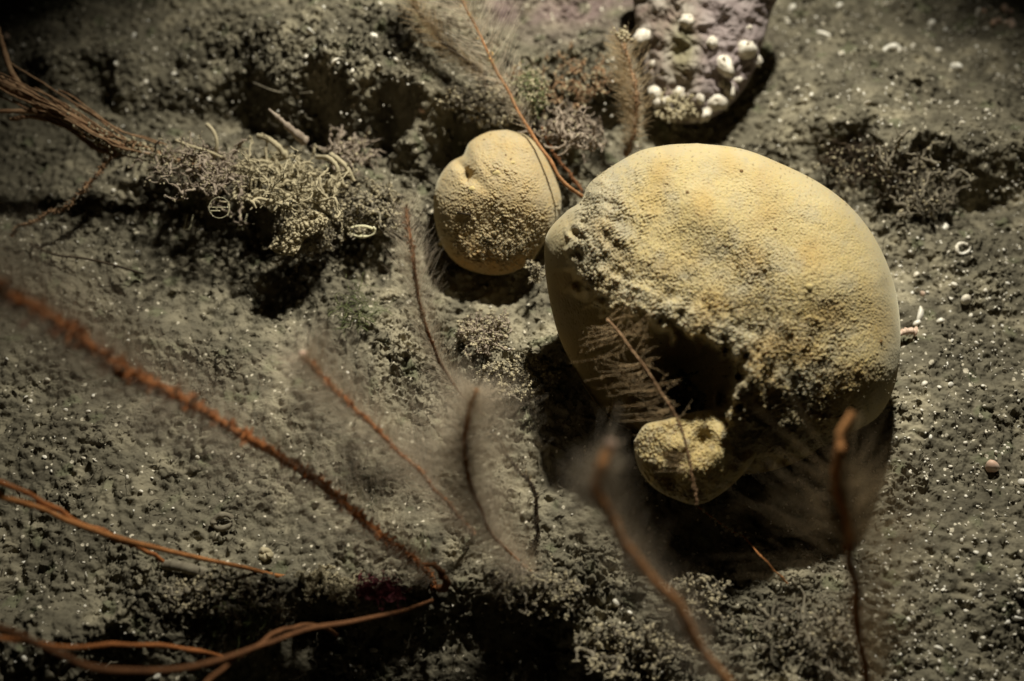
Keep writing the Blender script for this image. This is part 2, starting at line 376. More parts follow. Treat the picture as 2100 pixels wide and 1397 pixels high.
big_out = [(1430, 294), (1520, 305), (1600, 335), (1680, 375), (1745, 425), (1795, 490), (1830, 570), (1845, 650), (1845, 730), (1832, 800), (1800, 855), (1745, 888), (1690, 912),
           (1640, 945), (1570, 968), (1500, 972), (1430, 962), (1370, 920), (1310, 890), (1245, 855), (1190, 780), (1150, 700), (1128, 620), (1117, 540), (1122, 480), (1160, 435), (1192, 412), (1215, 370), (1300, 315), (1365, 298)]
hollow = [(1196, 420), (1184, 470), (1180, 540), (1196, 590), (1250, 628), (1320, 648), (1400, 682), (1465, 700), (1528, 745), (1512, 790), (1492, 850), (1474, 880), (1500, 950), (1560, 945), (1620, 925), (1690, 908), (1690, 1100), (1100, 1100), (1050, 900), (1050, 400)]
def shape_big(px, py, T, base):
    x = px * .000143; y = py * .000143
    d = sdf(px + 7 * B1(x, y, .006), py + 7 * B2(x, y, .006), hollow)
    low = smooth(12, -26, d) * np.where(px > 1290, 1, smooth(410, 530, py))
    # the level below the overhanging rim: outer wall on the left, pit in the middle
    wall = .010 * np.exp(-(((px - 1165) / 60) ** 2)) * smooth(900, 500, py) + .016 * smooth(1250, 1130, px)
    pit = .030 * np.exp(-(((px - 1430) / 95) ** 2 + ((py - 780) / 110) ** 2) ** 1.6) + .013 * np.exp(-(((px - 1300) / 90) ** 2 + ((py - 760) / 110) ** 2))
    lower = base * .95 * (.44 - .5 * smooth(1490, 1580, px) * smooth(870, 930, py) + .34 * smooth(1270, 1160, px) * smooth(620, 500, py)) - pit
    rim = .0026 * np.exp(-((d - 26) / 34) ** 2)
    dome = .026 * np.maximum(1 - T ** 2.7, 0) ** .5 + .0085 * (py - 600) / 300 * (1 - T ** 5)
    h = dome + rim * smooth(1100, 1250, px)
    h = h * (1 - low) + np.minimum(lower, h) * low
    # gentle unevenness
    h = h + .0009 * B3(x, y, .035, 16) * (1 - T ** 4) + .00006 * B4(x, y, .006)
    # silt crust: strong near the rim and along the lower side
    near = np.exp(-np.maximum(d, 0) / 62.) * (1 - low)
    left = np.exp(-(((px - 1235) / 60) ** 2 + ((py - 520) / 130) ** 2))
    patch = np.exp(-(((px - 1545) * .8 + (py - 545) * .6) / 75) ** 2 - ((-(px - 1545) * .6 + (py - 545) * .8) / 34) ** 2)
    lowr = smooth(560, 800, py) * (1 - .85 * smooth(1620, 1800, px)) * (1 - low)
    amt = np.clip(.12 + .9 * near + .45 * left + .5 * patch + .75 * lowr, 0, 1.25) * (1 - low)
    u_ = x * .94 - y * .34; v_ = x * .34 + y * .94; n = np.abs(B1(u_ * .8, v_ * 1.7, .0034)) * .8 + np.abs(B2(u_ * .8, v_ * 1.6, .0016)) * .7 + .35 * np.abs(B3(u_, v_, .0009)); n = .85 + (n - .85) * np.clip(.65 + .55 * B4(u_, v_, .008), .15, 1.9)
    fluff = (n - .9) * .00072 * amt ** 1.2 + (B5(x, y, .0010) * .00014 + B4(x, y, .0007) * .00008 + B2(x, y, .0020) * .00010) * (.34 + .8 * amt)
    h = h + fluff * (1 - T ** 10)
    ms = B3(x, y, .007) * .6 + B4(x, y, .0028) * .6
    silt = np.clip(amt * 1.05 + .4 * left - .14 + .35 * np.clip(B1(x, y, .016, 24) - .4, 0, 1) + .25 * np.clip(B2(x, y, .009, 24) - .9, 0, 1) + ms * .22 * (.3 + amt) + .35 * smooth(.78, .99, T) * smooth(900, 500, py), 0, .9) * (1 - low)
    silt = silt + low * np.clip(.25 * smooth(1240, 1130, px) + .15, 0, 1)
    orange = np.clip(.35 * smooth(500, 760, py) + .25 * B2(x, y, .02, 16), 0, .7) * (1 - .3 * low)
    dark = np.clip((B5(x, y, .0014) - 1.75) * 1.6, 0, .75) + .5 * np.exp(-(((px - 1815) / 14) ** 2 + ((py - 580) / 16) ** 2)) + low * .12
    return h, {'silt': silt, 'orange': orange, 'dark': np.clip(dark, 0, 1)}
V, F, att, S_BIG = sponge_mesh(big_out, (1570, 610), .031, .027, .030, 1100, 620, shape_big)
bs = thing('yellow_sponge', P(1500, 900, 0), 'large yellow dome-shaped sponge with a dark hollow and grey silt on its rim', 'sponge')
bb = mesh('body', V, F, M['sponge'], bs, attrs=att)
bigV = V

lobe_out = [(1300, 905), (1322, 872), (1356, 862), (1400, 850), (1465, 842), (1525, 868), (1556, 915), (1530, 965), (1480, 1012), (1430, 1035), (1380, 1022), (1340, 1000), (1312, 965), (1302, 930)]
def shape_lobe(px, py, T, base):
    x = px * .000143; y = py * .000143
    n = np.abs(B1(x, y, .0030)) + .8 * np.abs(B2(x, y, .0014)); base = base * (1 + .16 * B4(x, y, .014, 16))
    amt = np.clip(.35 + smooth(1400, 1300, px) * .5 + smooth(960, 1030, py) * .6, 0, 1)
    h = base + (n - 1) * .00055 * amt + B5(x, y, .0009) * .00013 + .0004 * B3(x, y, .009)
    return h, {'silt': np.clip(amt - .35 + .3 * B4(x, y, .004), 0, .8), 'orange': .15 * np.ones_like(px), 'dark': np.clip((B5(x, y, .0015) - 1.6) * .8, 0, .6)}
V, F, att, _ = sponge_mesh(lobe_out, (1410, 940), .022, .009, .020, 360, 200, shape_lobe)
mesh('lobe', V, F, M['sponge'], bs, attrs=att)['label'] = 'small pale yellow lobe bulging out below the hollow'

small_out = [(1040, 266), (1085, 280), (1115, 315), (1140, 365), (1152, 410), (1140, 460), (1115, 500), (1085, 540), (1040, 562), (990, 562), (940, 543), (908, 505), (892, 455), (890, 400), (903, 360), (927, 330), (950, 318), (964, 291), (1000, 271)]
def shape_small(px, py, T, base):
    x = px * .000143 + .3; y = py * .000143
    h = base + .0007 * B3(x, y, .03, 16) * (1 - T ** 4)
    # groove between the left bulge and the upper lobe, and the fold on the right
    gr = np.exp(-(((px - 950) * .75 - (py - 345) * .66) / 10) ** 2) * np.exp(-(((py - 340) / 36) ** 2))
    fold = 1080 + (py - 300) * .30
    h = h - .0030 * gr - .0028 * smooth(-6, 22, px - fold - 8 * np.sin(py / 50)) * smooth(500, 420, py)
    hole = np.exp(-(((px - 958) / 8) ** 2 + ((py - 362) / 11) ** 2)); h = h - .005 * hole
    amt = np.clip(np.exp(-(((px - 1040) / 85) ** 2 + ((py - 505) / 52) ** 2)) * 1.1 * (.8 + .5 * B1(x, y, .008)) + .18 + .12 * B2(x, y, .01), 0.05, 1.1)
    n = np.abs(B1(x, y * 1.4, .0028)) + .8 * np.abs(B2(x, y * 1.4, .0014)) + .3 * np.abs(B3(x, y, .0008))
    h = h + (n - .8) * .00055 * amt + (B5(x, y, .0010) * .00012 + B4(x, y, .0025) * .0001) * (.3 + amt)
    silt = np.clip(amt * .8 + .2 + .25 * B4(x, y, .006) + .3 * smooth(940, 905, px), 0, .85)
    return h, {'silt': silt * .8, 'orange': np.clip(smooth(480, 550, py) * .9 * (1 - amt * .6) + .12, 0, .9), 'dark': np.clip(hole + (B5(x, y, .002) - 2.0), 0, 1)}
V, F, att, S_SM = sponge_mesh(small_out, (1022, 420), .012, .0155, .014, 520, 300, shape_small)
ss = thing('round_sponge', P(1020, 540, 0), 'small round tan sponge sitting in the bowl of mud beside the large yellow one', 'sponge')
mesh('body', V, F, M['sponge2'], ss, attrs=att)
smallV = V
def nearest_front(V, px, py, out=0.0):
    qx, qy = proj(V[:, :V.shape[1] * 5 // 6].reshape(-1, 3)); W = V[:, :V.shape[1] * 5 // 6].reshape(-1, 3)
    k = np.argmin((qx - px) ** 2 + (qy - py) ** 2); return W[k] - FW * out
isv, isf = ico_sub(2)
def blob(name, c, rad, m, parent, sq=(1, 1, 1), rs=0):
    r = np.random.default_rng(rs); V = isv * (1 + .12 * np.sin(isv[:, [1, 2, 0]] * 5 + r.random(3) * 6)) * np.array(sq) * rad + c
    return mesh(name, V, isf, m, parent)
for q, (x_, y_, r_) in enumerate([(1520, 352, .0006), (1806, 700, .0006), (1590, 470, .0005), (1410, 395, .0005), (1660, 588, .0009)]):
    blob('pore', nearest_front(bigV, x_, y_, -.0002), r_, M['osculum'] if q < 4 else M['wart'], bs, (1, 1, .8), rs=q + 40)
for q, (x_, y_, r_) in enumerate([(1019, 356, .0011), (968, 388, .0009), (985, 507, .0010), (905, 500, .0007), (1052, 335, .0007)]):
    blob('papilla', nearest_front(smallV, x_, y_, -r_ * .45), r_, M['wart'], ss, (1.2, 1, 1), rs=q)
fr = np.array([nearest_front(smallV, a, b, .0003) for a, b in ((938, 436), (950, 438), (966, 440))])
m_ = MB(); tube(m_, fr, .00028, 5); tag(m_.build('dark_fragment', M['dark_stem']), 'tiny dark rod lying on the face of the small round sponge', 'fragment')

# silt flocks lying on the sponges
def flocks(V, n, weight, r0, r1, name, label):
    fl = V[:, :V.shape[1] * 5 // 6].reshape(-1, 3); px, py = proj(fl); wgt = weight(px, py); wgt = wgt / wgt.sum()
    k = R.choice(len(fl), n, p=wgt); pos = fl[k] + R.standard_normal((n, 3)) * .0002 - FW * .0002
    m = MB(); crumbs(m, pos, R.uniform(r0, r1, n) ** 1.0)
    return tag(m.build(name, M['silt'], smoothed=False), label, 'silt', kind='stuff')
def wbig(px, py):
    d = sdf(px, py, hollow)
    a = np.where(d > 0, np.exp(-d / 55), .02 * (d > -25)) + .25 * smooth(680, 860, py) * (d > 0) * smooth(1800, 1650, px)
    return (a + .5 * np.exp(-(((px - 1235) / 50) ** 2 + ((py - 520) / 110) ** 2)) * (d > 0)) * (py < 930)
flocks(bigV, 9000, wbig, .00004, .00016, 'silt', 'grey silt flocks caught on the rim and lower face of the large sponge')
flocks(bigV, 2600, lambda px, py: np.exp(-((px - 1500) / 34) ** 2 - ((py - 915) / 45) ** 2) + .25 * np.exp(-((px - 1600) / 90) ** 2 - ((py - 905) / 22) ** 2), .00008, .0003, 'silt', 'silt flocks between the pale lobe and the large sponge')
flocks(bigV, 520, lambda px, py: np.exp(-np.abs(sdf(px, py, hollow) - 6) / 9.) * (py < 960) * (px > 1190), .0002, .00042, 'silt', 'larger pale silt flocks hanging on the rim of the hollow in the large sponge')
flocks(smallV, 1500, lambda px, py: np.exp(-(((px - 1050) / 60) ** 2 + ((py - 515) / 30) ** 2)), .00005, .00018, 'silt', 'grey silt flocks on the lower right of the small round sponge')

# ---------------------------------------------------------------- pink-crusted stone with barnacles
rock_out = [(1290, -80), (1600, -80), (1580, 30), (1560, 100), (1544, 150), (1508, 205), (1462, 240), (1405, 255), (1352, 236), (1325, 190), (1312, 110), (1300, 20)]
def shape_rock(px, py, T, base):
    x = px * .00016; y = py * .00016
    h = base + .0007 * B1(x, y, .012) + .0003 * np.abs(B2(x, y, .005)) + .00022 * B3(x, y, .0045) + .00006 * B5(x, y, .001)
    return h, {'pale': np.clip(.25 + .5 * B4(x, y, .010), 0, 1), 'lilac': smooth(1400, 1470, px) * .8, 'green': np.clip(np.exp(-(((px - 1400) / 26) ** 2 + ((py - 100) / 50) ** 2)) * 1.1, 0, .8)}
M['crust'] = mat('crust', (.24, .18, .155), .85, .15, var=(.17, .14, .11), var_scale=260, bump=.0001, attr=['pale', 'lilac', 'green'], attr_col=[(.32, .28, .24), (.25, .205, .205), (.22, .20, .12)])
V, F, att, _ = sponge_mesh(rock_out, (1450, 60), .021, .012, .014, 500, 240, shape_rock)
rock = thing('encrusted_stone', P(1450, 120, 0), 'pinkish crusted stone dotted with white barnacles behind the large yellow sponge', 'stone')
mesh('stone', V, F, M['crust'], rock, attrs=att)
rockV = V
def barnacle(c, r, seed, parent, nrm):
    rr = np.random.default_rng(seed); n = 14; th = np.arange(n) / n * 2 * math.pi
    prof = [(1.05, -.4), (1.05, .05), (.98, .4), (.80, .72), (.50, .93), (.24, .98), (.13, .8), (.02, .7)]
    ridge = 1 + .10 * np.cos(th * 6 + rr.random() * 6) + .10 * rr.standard_normal(n)
    nrm = norm(np.array(nrm)); a = norm(np.cross(nrm, [1, .2, 0])); b = np.cross(nrm, a)
    sq = rr.uniform(.72, 1.25); V = np.array([c + r * (q * ridge[:, None] * (np.cos(th)[:, None] * a * sq + np.sin(th)[:, None] * b / sq) + z * nrm * (.8 + .4 * rr.random())) for q, z in prof]).reshape(-1, 3)
    i = np.arange(len(prof) - 1)[:, None] * n; j = np.arange(n)[None]; j2 = (j + 1) % n
    F = np.stack([i + j, i + j2, i + n + j2, i + n + j], -1).reshape(-1, 4)
    return mesh('barnacle', V, F, M['barnacle'], parent)
for q, (x_, y_, r_) in enumerate([(1318, 82, 19), (1412, 38, 12), (1466, 86, 15), (1490, 130, 16), (1534, 105, 15), (1496, 188, 18), (1464, 206, 16), (1440, 228, 17), (1418, 240, 12), (1385, 196, 14), (1400, 222, 14), (1372, 232, 12),
                                  (1350, 190, 12), (1352, 215, 12), (1345, 128, 9), (1556, 128, 9), (1530, 58, 8), (1482, 172, 9), (1512, 160, 9), (1375, 212, 9), (1430, 208, 11)]):
    x_ += R.normal(0, 5); y_ += R.normal(0, 4); r_ *= R.uniform(.7, 1.15)
    p = nearest_front(rockV, x_, y_, -.0004); s_ = float((p - CAM) @ FW)
    barnacle(p, r_ * 1.12 * s_ / FPX, q, rock, -FW + .35 * R.standard_normal(3))

# ---------------------------------------------------------------- sea firs (hydroids)
def curve3(pts, n=160):
    p = np.array(pts, float); return crom(P(p[:, 0], p[:, 1], p[:, 2]), n)
def plume(path, n, length, mat_, parent, name='plume', u0=.05, u1=1.0, rad=.00005, fwd=.45, side=None, spread=1.0, curl=.25, branch=False, taper=True, k=6):
    """fine side branches: n hairs round the stem; length(u) in metres"""
    m = len(path); t = norm(np.gradient(path, axis=0))
    u = R.uniform(u0, u1, n); i = np.clip((u * (m - 1)).astype(int), 0, m - 1); p0 = path[i]; t0 = t[i]
    if side is None:
        d = R.standard_normal((n, 3)); d = norm(d - (d * t0).sum(1, keepdims=True) * t0)
    else:
        v = np.cross(t0, FW); v = norm(v); v = v * np.sign(v @ RT)[:, None] * np.where(R.random((n, 1)) < side, 1, -1); d = norm(v + spread * .35 * R.standard_normal((n, 3)))
    L = length(u) * R.uniform(.3, 1.15, n)
    s = np.linspace(0, 1, k)[None, :, None]
    dirv = norm(d + fwd * t0)[:, None]
    bend = (t0[:, None] * curl + R.standard_normal((n, 1, 3)) * .12) * s ** 2
    K = p0[:, None] + L[:, None, None] * (dirv * s + bend)
    r = rad * (1.15 - .6 * s[..., 0]) * np.ones((n, 1))
    mb = MB(); hairs(mb, (K, r))
    if branch:  # twiglets off each branch, as on a feather
        q = 7; j = R.uniform(.15, .95, (n, q)); bp = p0[:, None] + L[:, None, None] * (dirv * j[..., None] + (t0[:, None] * curl) * j[..., None] ** 2)
        dd = norm(t0[:, None] * .9 + dirv * .6 + R.standard_normal((n, q, 3)) * .5)
        K2 = bp[:, :, None] + (L[:, None, None, None] * .10) * dd[:, :, None] * np.linspace(0, 1, 3)[None, None, :, None]
        hairs(mb, (K2.reshape(-1, 3, 3), np.full((n * q, 3), rad * .8)))
    return mb.build(name, mat_, parent)
def stem(path, r0, r1, m, parent, name='stem', nod=0.0, nn=60, sides=8, tip=None):
    path = path + (.5 * r0) * np.stack([np.interp(np.linspace(0, 14, len(path)), np.arange(15), R.standard_normal(15)) for _ in range(3)], -1)
    n = max(len(path), 240 if nod else 100); u0 = np.linspace(0, 1, len(path)); u = np.linspace(0, 1, n)
    path = np.stack([np.interp(u, u0, path[:, c]) for c in range(3)], -1)
    r = r0 + (r1 - r0) * u
    if nod: r = r * (1 + .10 * np.interp(u * 20, np.arange(21), R.standard_normal(21))) * (1 + nod * np.sin(u * nn * math.pi * 2 + 2 * np.interp(u * 12, np.arange(13), R.standard_normal(13))) + nod * .4 * R.standard_normal(n))
    mb = MB(); tube(mb, path, r, sides)
    if nod > .09:  # whorls of little knobs along the stem
        k = R.integers(0, n, nn * 8); d = norm(R.standard_normal((nn * 8, 3)))
        hairs(mb, (path[k][:, None] + d[:, None] * (r[k] * 1.0)[:, None, None] * np.array([.6, 1.4, 2.3])[None, :, None], (r[k] * .35)[:, None] * np.array([1.2, 1, .5])), 4)
    return mb.build(name, m, parent)
def hydroid(label, pts, r0, r1, m, nod=0, nn=60, name='sea_fir'):
    path = curve3(pts); t = thing(name, path[0], label, 'hydroid', 'feathery sea firs growing from the mud'); stem(path, r0, r1, m, t, nod=nod, nn=nn)
    return t, path
base = lambda x, y: float(ground_z(x, y))
# the long red one sweeping to the left edge
t, p = hydroid('longest orange-red sea fir, beaded stem sweeping across to the left edge', [(886, 1225, -.004), (880, 1185, .004), (840, 1140, .012), (760, 1080, .022), (640, 985, .036), (500, 900, .052), (380, 828, .064), (270, 770, .076), (180, 706, .086), (95, 648, .095), (0, 598, .104), (-90, 560, .112)],   .00080, .0014, M['red_stem'], .18, 95)
plume(p, 4200, lambda u: .006 + .014 * smooth(.05, .4, u), M['hair'], t, rad=.00003, u0=.08, fwd=.5)
plume(p, 420, lambda u: .002 + .004 * smooth(.3, .8, u), M['hair_red'], t, 'polyps', u0=.2, rad=.00010, fwd=.3)
m_ = MB()
for a in ([(60, 632, .097), (35, 610, .1), (8, 618, .1), (-20, 630, .1)], [(70, 640, .096), (62, 655, .097), (40, 672, .098)]): tube(m_, curve3(a, 20), .0006, 6)
m_.build('offshoot', M['hair_red'], t)
t, p = hydroid('thin red sea fir with a pale knobbed tip, in the middle of the left half', [(975, 1095, .0), (950, 1070, .010), (900, 1015, .022), (850, 958, .032), (790, 900, .041), (740, 850, .048), (690, 805, .054), (650, 765, .058), (622, 728, .062)], .0004, .00068, M['red_stem'], .16, 60)
plume(p, 2600, lambda u: .004 + .012 * np.sin(np.clip(u, 0, 1) * 2.6), M['hair'], t, rad=.00003, fwd=.5)
blob('tip', p[-1], .0011, M['shell_pink'], t, (1, 1, 1.2), 3)
t, p = hydroid('slender brown sea fir standing upright left of the small round sponge', [(1000, 860, .0), (950, 815, .012), (915, 765, .022), (890, 715, .031), (868, 650, .040), (853, 580, .048), (845, 510, .054), (830, 425, .058)], .00030, .00055, M['brown_stem'], .10, 50)
plume(p, 1500, lambda u: .003 + .0065 * np.sin(np.clip(u * .95, 0, 1) * 3.0), M['hair'], t, rad=.00003, fwd=.7)
t, p = hydroid('short orange-brown sea fir in thick pale haze at the centre of the mud', [(1105, 1190, .0), (1060, 1150, .012), (1015, 1100, .022), (985, 1045, .031), (962, 985, .040), (953, 930, .047), (960, 860, .055), (977, 800, .060)], .00040, .0006, M['orange_stem'], .08, 50)
plume(p, 3600, lambda u: .006 + .012 * np.sin(np.clip(u, 0, 1) * 2.9), M['hair'], t, rad=.00003, fwd=.4)
t, p = hydroid('bare dark brown stalk bent over the mud beside the hazy sea fir', [(1094, 1150, .0), (1096, 1110, .006), (1102, 1060, .012), (1092, 1000, .018), (1068, 965, .021), (1040, 935, .024), (1010, 890, .026)], .0007, .00022, M['dark_stem'], .12, 40, 'dead_stalk')
t['category'] = 'stalk'
plume(p, 60, lambda u: .0022 + 0 * u, M['hair_brown'], t, u0=.4, rad=.00005)
# blurred ones near the lens
t, p = hydroid('large out-of-focus orange sea fir rising from the bottom edge toward the hollow of the sponge', [(1530, 1470, .050), (1450, 1350, .066), (1385, 1245, .078), (1310, 1150, .087), (1255, 1075, .095), (1225, 1000, .100), (1232, 950, .102), (1252, 915, .103)], .0010, .0010, M['brightened_stem'], .05, 60)
blob('tip', p[-1], .0012, M['shell_pink'], t, (1, 1, 1.3), 5)
plume(p, 1900, lambda u: .0085 - .0055 * smooth(.6, 1, u), M['hair'], t, rad=.00003, fwd=.3, u1=.94)
plume(p, 20, lambda u: .0045 + 0 * u, M['hair'], t, 'tentacles', u0=.80, rad=.00012, fwd=.8, curl=1.1)
t, p = hydroid('dark orange out-of-focus sea fir at lower right with a wide veil of fine hairs', [(1790, 1470, .030), (1772, 1380, .043), (1760, 1280, .056), (1752, 1190, .068), (1738, 1100, .076), (1720, 1020, .082), (1713, 960, .087), (1722, 910, .090), (1755, 850, .094)], .0008, .0009, M['brightened_stem'], .05, 60)
plume(p, 1300, lambda u: .002 + .019 * np.sin(np.clip(u * 1.15, 0, 1) * 3.0) * smooth(.80, .55, u) , M['hair_brown'], t, rad=.00003, fwd=.35, side=.85, spread=1.2)
plume(p, 26, lambda u: .014 + .004 * u, M['hair_brown'], t, 'branches', u0=.25, u1=.85, rad=.00008, fwd=.9, side=.0, spread=.8)
print('S_BIG', S_BIG, S_SM)
# feather lying across the hollow of the large sponge
sz = lambda x, y, up: float(((nearest_front(bigV, x, y, up)) - CAM) @ FW)
fp = np.array([(1245, 655), (1275, 690), (1320, 750), (1360, 810), (1390, 862), (1408, 920), (1418, 975), (1430, 1035)], float)
fs = S_BIG - np.array([.0265, .032, .035, .036, .036, .035, .034, .033])
fpath = crom(PD(fp[:, 0], fp[:, 1], fs), 160)
t = thing('feather_hydroid', fpath[-1], 'fine feather-shaped hydroid lying across the dark hollow of the large sponge', 'hydroid', 'feathery sea firs growing from the mud')
stem(fpath, .00022, .00030, M['twig'], t, nod=.25, nn=40)
plume(fpath, 80, lambda u: .004 + .0085 * np.sin(np.clip(u * .93 + .12, 0, 1) * 3.1), M['hair_fine'], t, 'barbs', u0=.02, u1=.85, rad=.000035, fwd=-.2, side=.15, spread=.5, curl=-.25, branch=True)
plume(fpath, 30, lambda u: .003 + .004 * (1 - u), M['hair_fine'], t, 'barbs', u0=.0, u1=.5, rad=.00003, fwd=.1, side=.9, spread=1.2, branch=True)
tp = crom(np.vstack([PD(1432, 1040, .338), PD(1470, 1068, .338), PD(1502, 1090, .338), PD(1525, 1100, .338), P(1560, 1140, .012), P(1600, 1180, .006), P(1622, 1205, .001)]), 90)
t = thing('thread_stalk', tp[-1], 'hair-thin orange thread running from the pale lobe down to the dark mud', 'stalk')
stem(tp, .00016, .00018, M['orange_stem'], t, nod=.15, nn=30)
mb = MB(); k = R.integers(0, 52, 60); crumbs(mb, tp[k] + R.standard_normal((60, 3)) * .0005, R.uniform(.00012, .0004, 60)); mb.build('silt_crumbs', M['silt'], t, smoothed=False)
# behind the small sponge
t, p = hydroid('reddish-brown sea fir curving up behind the small round sponge, pale beads near its top', [(1196, 404, .017), (1160, 378, .022), (1130, 335, .026), (1100, 290, .027), (1070, 240, .030), (1045, 190, .033), (1020, 150, .036), (1000, 105, .040), (975, 50, .044), (950, 5, .048), (930, -40, .05)], .00060, .00038, M['tan_stem'], .08, 70)
plume(p, 700, lambda u: .004 + .013 * smooth(.3, .8, u), M['hair'], t, u0=.35, rad=.00004, fwd=.5)
mb = MB(); k = R.integers(95, 158, 26); crumbs(mb, p[k] + norm(R.standard_normal((26, 3))) * .0013, R.uniform(.00018, .0004, 26), stretch=.1); mb.build('beads', M['bead'], t)
t, p = hydroid('short dark stalk rising beside the reddish one behind the small round sponge', [(1192, 392, .014), (1170, 360, .016), (1145, 325, .018), (1125, 295, .019), (1112, 262, .020)], .00045, .0003, M['brown_stem'], .1, 30, 'dead_stalk'); t['category'] = 'stalk'
t, p = hydroid('tightly feathered brownish sea fir just above the top of the large sponge', [(1282, 320, .010), (1298, 285, .018), (1304, 240, .023), (1304, 195, .028), (1296, 150, .032), (1282, 105, .036), (1275, 72, .038)], .0006, .0005, M['twig'], .15, 40)
plume(p, 1100, lambda u: .002 + .0052 * np.sin(np.clip(u, 0, 1) * 2.7), M['hair_brown'], t, u0=0, rad=.00005, fwd=.3, side=.25, spread=1.2)
plume(p, 450, lambda u: .002 + .002 * np.sin(u * 3), M['hair'], t, u0=0, rad=.00006, fwd=.5)
mb = MB(); crumbs(mb, p[-1] + R.standard_normal((70, 3)) * .0011, R.uniform(.0002, .0006, 70)); mb.build('tip', M['silt'], t, smoothed=False)
t, p = hydroid('dark olive sea fir leaning in from the top edge left of centre', [(1000, 165, .024), (960, 130, .029), (915, 95, .034), (880, 55, .038), (850, 10, .042), (835, -40, .045)], .0007, .0004, M['dark_stem'], .2, 40)
plume(p, 900, lambda u: .004 + .004 * u, M['hair_brown'], t, rad=.00006, fwd=.6)
# bare runners in the lower left
def runner(label, pts, r0, r1, m):
    path = curve3(pts, 140); t = thing('runner_stalk', path[0], label, 'stalk', 'smooth orange stalks at the lower left'); stem(path, r0, r1, M[m], t, nod=.03, nn=50); return t, path
runner('smooth orange stalk from the left edge to the pale crumbs, ending farther right', [(600, 1188, .002), (520, 1172, .010), (430, 1150, .018), (330, 1122, .026), (240, 1100, .032), (150, 1070, .038), (70, 1040, .044), (0, 1012, .05), (-60, 990, .055)], .0006, .00075, 'orange_stem')
runner('smooth red-brown stalk crossing the other and ending at the dark mud tube', [(333, 1152, .012), (290, 1128, .020), (220, 1095, .028), (150, 1062, .036), (80, 1025, .044), (0, 990, .053), (-60, 965, .06)], .0005, .0008, 'red_stem')
runner('orange stalk lying almost level near the bottom left corner', [(455, 1348, .010), (400, 1334, .018), (330, 1324, .024), (230, 1324, .030), (130, 1324, .038), (50, 1318, .046), (-40, 1300, .055)], .0005, .0006, 'red_stem')
runner('dim brown stalk sagging along the bottom left and climbing to the longest sea fir', [(886, 1232, .002), (820, 1255, .012), (730, 1275, .02), (640, 1292, .028), (550, 1318, .034), (470, 1350, .038), (380, 1374, .044), (270, 1380, .050), (180, 1368, .056), (110, 1335, .062), (30, 1300, .068), (-40, 1285, .074)], .0005, .0008, 'brown_stem')
runner('dark brown stalk looping over the shaded slope at the bottom, left of centre', [(690, 1300, .002), (655, 1285, .014), (610, 1283, .022), (560, 1302, .028), (500, 1338, .034), (440, 1385, .040), (400, 1430, .045)], .0005, .0006, 'brown_stem')
t, p = runner('second short stem hooked over beside the foot of the longest sea fir', [(905, 1215, .003), (912, 1190, .012), (900, 1168, .016), (880, 1155, .017)], .0011, .0005, 'brown_stem')
# dark threads on the left
def thread(label, pts, r, m='dark_stem'):
    q = np.array(pts, float); h = ground_z(q[:, 0], q[:, 1]) + q[:, 2]; path = crom(P(q[:, 0], q[:, 1], h), 80); mb = MB(); tube(mb, path, r, 6)
    return tag(mb.build('worm_tube', M[m]), label, 'worm tube')
thread('thin black worm tube curving over the mud at the left edge', [(60, 500, .002), (110, 522, .004), (170, 530, .005), (230, 543, .005), (295, 562, .002)], .00035)
thread('pale thin thread on the dark mud above the tangle', [(520, 170, .003), (560, 186, .004), (600, 192, .004), (640, 190, .002)], .0003, 'detritus')
# mud tube
q = curve3([(335, 1158, .005), (370, 1162, .0065), (420, 1176, .006), (470, 1195, .0045), (540, 1220, .001)], 60); mb = MB(); tube(mb, q, np.linspace(.0013, .0017, 60) * (1 + .06 * R.standard_normal(60)), 12)
th = np.linspace(0, 2 * math.pi, 25); tv = norm(q[0] - q[2]); a_ = norm(np.cross(tv, [0, 0, 1.])); b_ = np.cross(tv, a_)
t = thing('mud_tube', q[-1], 'thick dark tube of mud with an open end, lying at the lower left', 'worm tube')
mb.build('tube', M['detritus'], t)
mb = MB(); tube(mb, q[0] + tv * .0006 + .0013 * (np.cos(th)[:, None] * a_ + np.sin(th)[:, None] * b_), .0003, 6, cap=False); mb.build('rim', M['dark_stem'], t)

